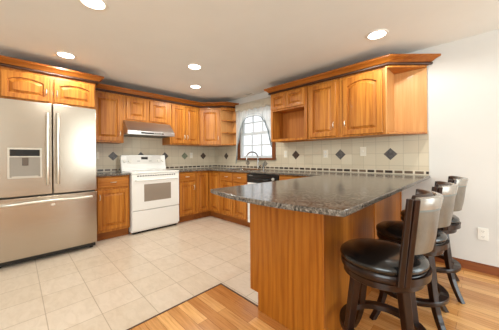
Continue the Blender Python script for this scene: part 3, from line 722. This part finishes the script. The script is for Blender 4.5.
# ------------------------------------------------------------------ bar stools (local: sitter faces -X)
def ringpart(bm, ths, rows):
    """closed shell from rows of (r, z) sections swept over the angles"""
    secs = [[bm.verts.new((r_ * math.cos(t_), r_ * math.sin(t_), z)) for r_, z in rows] for t_ in ths]; n = len(rows)
    for A, B in zip(secs, secs[1:]):
        for j in range(n): bm.faces.new((A[j], A[(j + 1) % n], B[(j + 1) % n], B[j]))
    bm.faces.new(secs[0]); bm.faces.new(secs[-1][::-1]); return bm
def lin(a_, b_, n): return [a_ + (b_ - a_) * k / n for k in range(n + 1)]
LEG0 = 48
def make_stool(label):
    st = thing('bar_stool', label, 'bar stool', (0, 0, 0), 0, 'bar stools at the peninsula')
    # legs
    for q in range(4):
        t_ = math.radians(LEG0) + q * PI / 2; dx, dy = math.cos(t_), math.sin(t_); bm = BM(); rings = []
        for s_ in lin(0, 1, 10):
            z = 0.499 * (1 - s_); rad = 0.148 + 0.075 * s_ + 0.062 * max(0, s_ - 0.55) ** 2 / 0.2; hw = 0.0215 - 0.005 * s_
            tx, ty = -dy, dx
            rings.append([bm.verts.new((dx * (rad + a_ * hw) + tx * b_ * hw, dy * (rad + a_ * hw) + ty * b_ * hw, z)) for a_, b_ in ((-1, -1), (1, -1), (1, 1), (-1, 1))])
        for A, B in zip(rings, rings[1:]):
            for k in range(4): bm.faces.new((A[k], A[(k + 1) % 4], B[(k + 1) % 4], B[k]))
        bm.faces.new(rings[0]); bm.faces.new(rings[-1][::-1]); obj('leg', bm, espresso, st, 0.004)
    bm = BM(); ringpart(bm, lin(0, 2 * PI, 48), [(0.170, 0.190), (0.212, 0.190), (0.215, 0.195), (0.215, 0.215), (0.212, 0.22), (0.170, 0.22)]); obj('footrest', bm, espresso, st, smooth=True)
    bm = BM(); lathe(bm, [(0, 0.495), (0.185, 0.495), (0.190, 0.50), (0.190, 0.527), (0.184, 0.532), (0, 0.532)], 48); obj('base_ring', bm, espresso, st, smooth=True)
    bm = BM(); lathe(bm, [(0, 0.533), (0.19, 0.533), (0.200, 0.537), (0.203, 0.545), (0.203, 0.566), (0.198, 0.574), (0, 0.574)], 48); obj('seat_apron', bm, espresso, st, smooth=True)
    bm = BM(); lathe(bm, [(0, 0.5745), (0.192, 0.5745), (0.204, 0.581), (0.208, 0.594), (0.204, 0.608), (0.188, 0.620), (0.14, 0.631), (0.08, 0.636), (0, 0.637)], 48); obj('seat_cushion', bm, black_leather, st, smooth=True, angle=80)
    TH = math.radians(47); ZT = 0.946
    rb = lambda z: 0.2045 + 0.020 * (z - 0.56) / 0.386
    LEAN = 0.075
    def shear(o):
        for v in o.data.vertices: v.co.x += LEAN * max(0.0, v.co.z - 0.545)
        return o
    bk = shear(obj('backrest', ringpart(BM(), lin(-TH, TH, 30), [(rb(0.685) - 0.02, 0.690), (rb(0.685), 0.685), (rb(0.75) + 0.004, 0.75), (rb(0.885) + 0.003, 0.885), (rb(0.885) - 0.02, 0.885)]), taupe_sheen, st, smooth=True))
    shear(obj('seam', ringpart(BM(), lin(-TH, TH, 30), [(rb(0.885) - 0.004, 0.882), (rb(0.885) + 0.0055, 0.882), (rb(0.885) + 0.0055, 0.890), (rb(0.885) - 0.004, 0.890)]), seam_m, bk, smooth=True))
    shear(obj('top_rail', ringpart(BM(), lin(-TH, TH, 30), [(rb(0.885) - 0.02, 0.8855), (rb(0.885) + 0.006, 0.8905), (rb(ZT) + 0.008, ZT - 0.014), (rb(ZT) + 0.005, ZT - 0.003), (rb(ZT) - 0.003, ZT), (rb(ZT) - 0.018, ZT), (rb(ZT) - 0.024, ZT - 0.006), (rb(ZT) - 0.024, ZT - 0.02)]), band_sheen, bk, smooth=True))
    shear(obj('back_pad', ringpart(BM(), lin(-TH * 0.95, TH * 0.95, 30), [(rb(0.70) - 0.021, 0.70), (rb(0.84) - 0.0225, 0.84), (rb(0.90) - 0.0255, 0.90), (rb(ZT) - 0.026, ZT - 0.012), (rb(ZT) - 0.036, ZT + 0.006), (rb(ZT) - 0.052, ZT + 0.004), (rb(ZT) - 0.062, ZT - 0.025), (rb(0.88) - 0.058, 0.875), (rb(0.84) - 0.046, 0.855), (rb(0.70) - 0.045, 0.70)]), brown_leather, st, smooth=True, angle=70))
    for sgn in (-1, 1):
        for ang, top in ((51, 0.940), (58.5, 0.944)):
            bm = BM(); rings = []; t0 = math.radians(ang)
            for s_ in lin(0, 1, 8):
                z = 0.535 + (top - 0.535) * s_; rad = 0.2125 + 0.020 * s_; tt = sgn * t0; er = Vector((math.cos(tt), math.sin(tt), 0)); et = Vector((-math.sin(tt), math.cos(tt), 0))
                ww = 0.0135 - 0.0015 * s_
                rings.append([bm.verts.new(er * (rad + a_ * 0.0085) + et * (b_ * ww) + Vector((0, 0, z))) for a_, b_ in ((-1, -1), (1, -1), (1, 1), (-1, 1))])
            for A, B in zip(rings, rings[1:]):
                for k in range(4): bm.faces.new((A[k], A[(k + 1) % 4], B[(k + 1) % 4], B[k]))
            bm.faces.new(rings[0]); bm.faces.new(rings[-1][::-1]); shear(obj('back_post', bm, espresso, st, 0.004))
    obj('back_support', ringpart(BM(), lin(-TH, TH, 24), [(0.2035, 0.537), (0.215, 0.537), (0.217, 0.572), (0.2045, 0.572)]), espresso, st, smooth=True)
    return st
labels = ['dark wood bar stool nearest the camera, its whole black seat in view',
          'middle of the three dark wood bar stools along the granite peninsula',
          'farthest dark wood bar stool, closest to the white wall with the outlet']
s0 = make_stool(labels[0])
A0 = math.radians(4)
spots = [(3.847, -1.788, A0), (3.87, -1.215, A0), (3.90, -0.60, A0)]
for i, (x, y, rz) in enumerate(spots):
    o = s0 if i == 0 else dup(s0)
    o.location = (x, y, 0.0); o.rotation_euler = (0, 0, rz); o['label'] = labels[i]

# ------------------------------------------------------------------ outlets
def outlet(label, loc, rz, kind, group=None):
    t_ = thing('wall_outlet' if kind == 'outlet' else 'light_switch', label, 'outlet' if kind == 'outlet' else 'switch', loc, rz)
    mt = white_plastic if kind == 'outlet' and loc[2] < 0.6 else cream_plastic
    obj('cover_plate', bx(-0.036, 0.036, -0.0065, -0.0005, -0.058, 0.058), mt, t_, 0.002)
    if kind == 'outlet':
        for z in (-0.026, 0.026):
            bm = BM(); pts = [(0.017 * math.cos(k_ * PI / 8), max(-0.0145, min(0.0145, 0.0175 * math.sin(k_ * PI / 8)))) for k_ in range(16)]
            a0 = [bm.verts.new((x, -0.0068, z + q)) for x, q in pts]; a1 = [bm.verts.new((x, -0.009, z + q)) for x, q in pts]
            bm.faces.new(a0); bm.faces.new(a1)
            for i in range(16): bm.faces.new((a0[i], a0[(i + 1) % 16], a1[(i + 1) % 16], a1[i]))
            s_ = obj('socket', bm, white_plastic, t_)
            obj('slot', boxes((-0.008, -0.0055, -0.0095, -0.0088, z - 0.002, z + 0.007), (0.0055, 0.008, -0.0095, -0.0088, z - 0.002, z + 0.007), (-0.002, 0.002, -0.0095, -0.0088, z - 0.01, z - 0.006)), slot_m, s_)
    else:
        obj('toggle', bx(-0.005, 0.005, -0.017, -0.0068, -0.004, 0.012), white_plastic, t_, 0.001)
outlet('white duplex outlet low on the white wall right of the stools', (4.245, 0, 0.37), 0, 'outlet')
outlet('cream outlet on the backsplash below the open niche', (1.941, -0.007, 1.178), 0, 'outlet')
outlet('cream outlet on the backsplash below the plain-panel cabinet', (2.647, -0.007, 1.170), 0, 'outlet')
outlet('cream light switch on the backsplash below the arched-panel cabinet', (3.161, -0.007, 1.192), 0, 'switch')
outlet('cream outlet on the backsplash right of the green diamond tile', (0.007, -0.624, 1.176), RA, 'outlet')
outlet('cream outlet on the backsplash beside the fridge', (0.007, -2.30, 1.177), RA, 'outlet')

# ------------------------------------------------------------------ curtain
cv = thing('window_valance', 'sheer white swag valance with lace edging over the window', 'curtain', (0, -0.055, 0))
bm = BM(); tube(bm, [(0.79, 0, 2.115), (1.70, 0, 2.115)], 0.008, 10); box(bm, 0.795, 0.805, 0, 0.054, 2.110, 2.120); box(bm, 1.685, 1.695, 0, 0.054, 2.110, 2.120); obj('rod', bm, white_plastic, cv, smooth=True)
def cloth(fn_top, fn_bot, y0, amp, freq, mt, name, parent, nx=90, nz=14, x0=0.79, x1=1.70, th=0.0015):
    bm = BM(); g = []
    for i in range(nx + 1):
        s_ = i / nx; x = x0 + (x1 - x0) * s_; zt, zb = fn_top(s_), fn_bot(s_)
        g.append([bm.verts.new((x, y0 + amp * math.sin(freq * s_ + 1.3 * math.sin(5 * s_)) * (0.35 + 0.65 * j / nz), zt + (zb - zt) * j / nz)) for j in range(nz + 1)])
    for i in range(nx):
        for j in range(nz): bm.faces.new((g[i][j], g[i + 1][j], g[i + 1][j + 1], g[i][j + 1]))
    o = obj(name, bm, mt, parent, smooth=True); so = o.modifiers.new('thickness', 'SOLIDIFY'); so.thickness = th; return o
def arch_edge(s_):
    u = 2 * s_ - 1
    low = 1.0 if u < 0 else 1.30
    return 1.885 - (1.885 - low) * abs(u) ** 3.6
cloth(lambda s_: 2.105, arch_edge, -0.022, 0.012, 70, sheer_m, 'swag', cv)
cloth(lambda s_: 2.165, lambda s_: 2.02 - 0.012 * math.sin(40 * s_), -0.04, 0.007, 120, header_m, 'header', cv, nz=4)
def lace(off, th):
    bm = BM(); pts = []
    for s_ in lin(0, 1, 80):
        x = 0.79 + 0.91 * s_; pts.append((x, -0.034 + 0.006 * math.sin(70 * s_), arch_edge(s_) + off * (1 - 0.0 * s_)))
    tube(bm, pts, th, 6, 1.6); obj('lace_edge', bm, trim_lace, cv, smooth=True)
lace(0.004, 0.006); lace(0.05, 0.003)

# ------------------------------------------------------------------ ceiling lights and vent
for (x, y), lab in cans:
    t_ = thing('recessed_light', lab, 'ceiling light', (x, y, H), 0, 'recessed ceiling lights')
    bm = BM(); lathe(bm, [(0.076, -0.0005), (0.098, -0.0005), (0.096, -0.006), (0.08, -0.009), (0.075, -0.006), (0.076, -0.0005)], 36); obj('trim_ring', bm, white_plastic, t_, smooth=True)
    bm = BM(); lathe(bm, [(0, -0.001), (0.074, -0.001), (0.074, -0.004), (0.0, -0.0055)], 36); obj('lens', bm, lens_m, t_, smooth=True)
    l = bpy.data.lights.new('lamp', 'SPOT'); l.energy = CAN_POWER; l.color = CAN_COLOR; l.spot_size = math.radians(170); l.spot_blend = 0.35; l.shadow_soft_size = 0.045
    o = bpy.data.objects.new('lamp', l); COL.objects.link(o); o.parent = t_; o.location = (0, 0, -0.06)
v_ = thing('ceiling_vent', 'small flat ceiling vent just above the window', 'vent', (1.20, -0.12, H))
obj('frame', boxes((-0.09, 0.09, -0.035, -0.028, -0.008, -0.0005), (-0.09, 0.09, 0.028, 0.035, -0.008, -0.0005), (-0.09, -0.083, -0.028, 0.028, -0.008, -0.0005), (0.083, 0.09, -0.028, 0.028, -0.008, -0.0005)), white_plastic, v_)
obj('slats', boxes(*[(-0.083, 0.083, -0.024 + k * 0.012, -0.020 + k * 0.012, -0.006, -0.0005) for k in range(5)]), grey_plastic, v_)
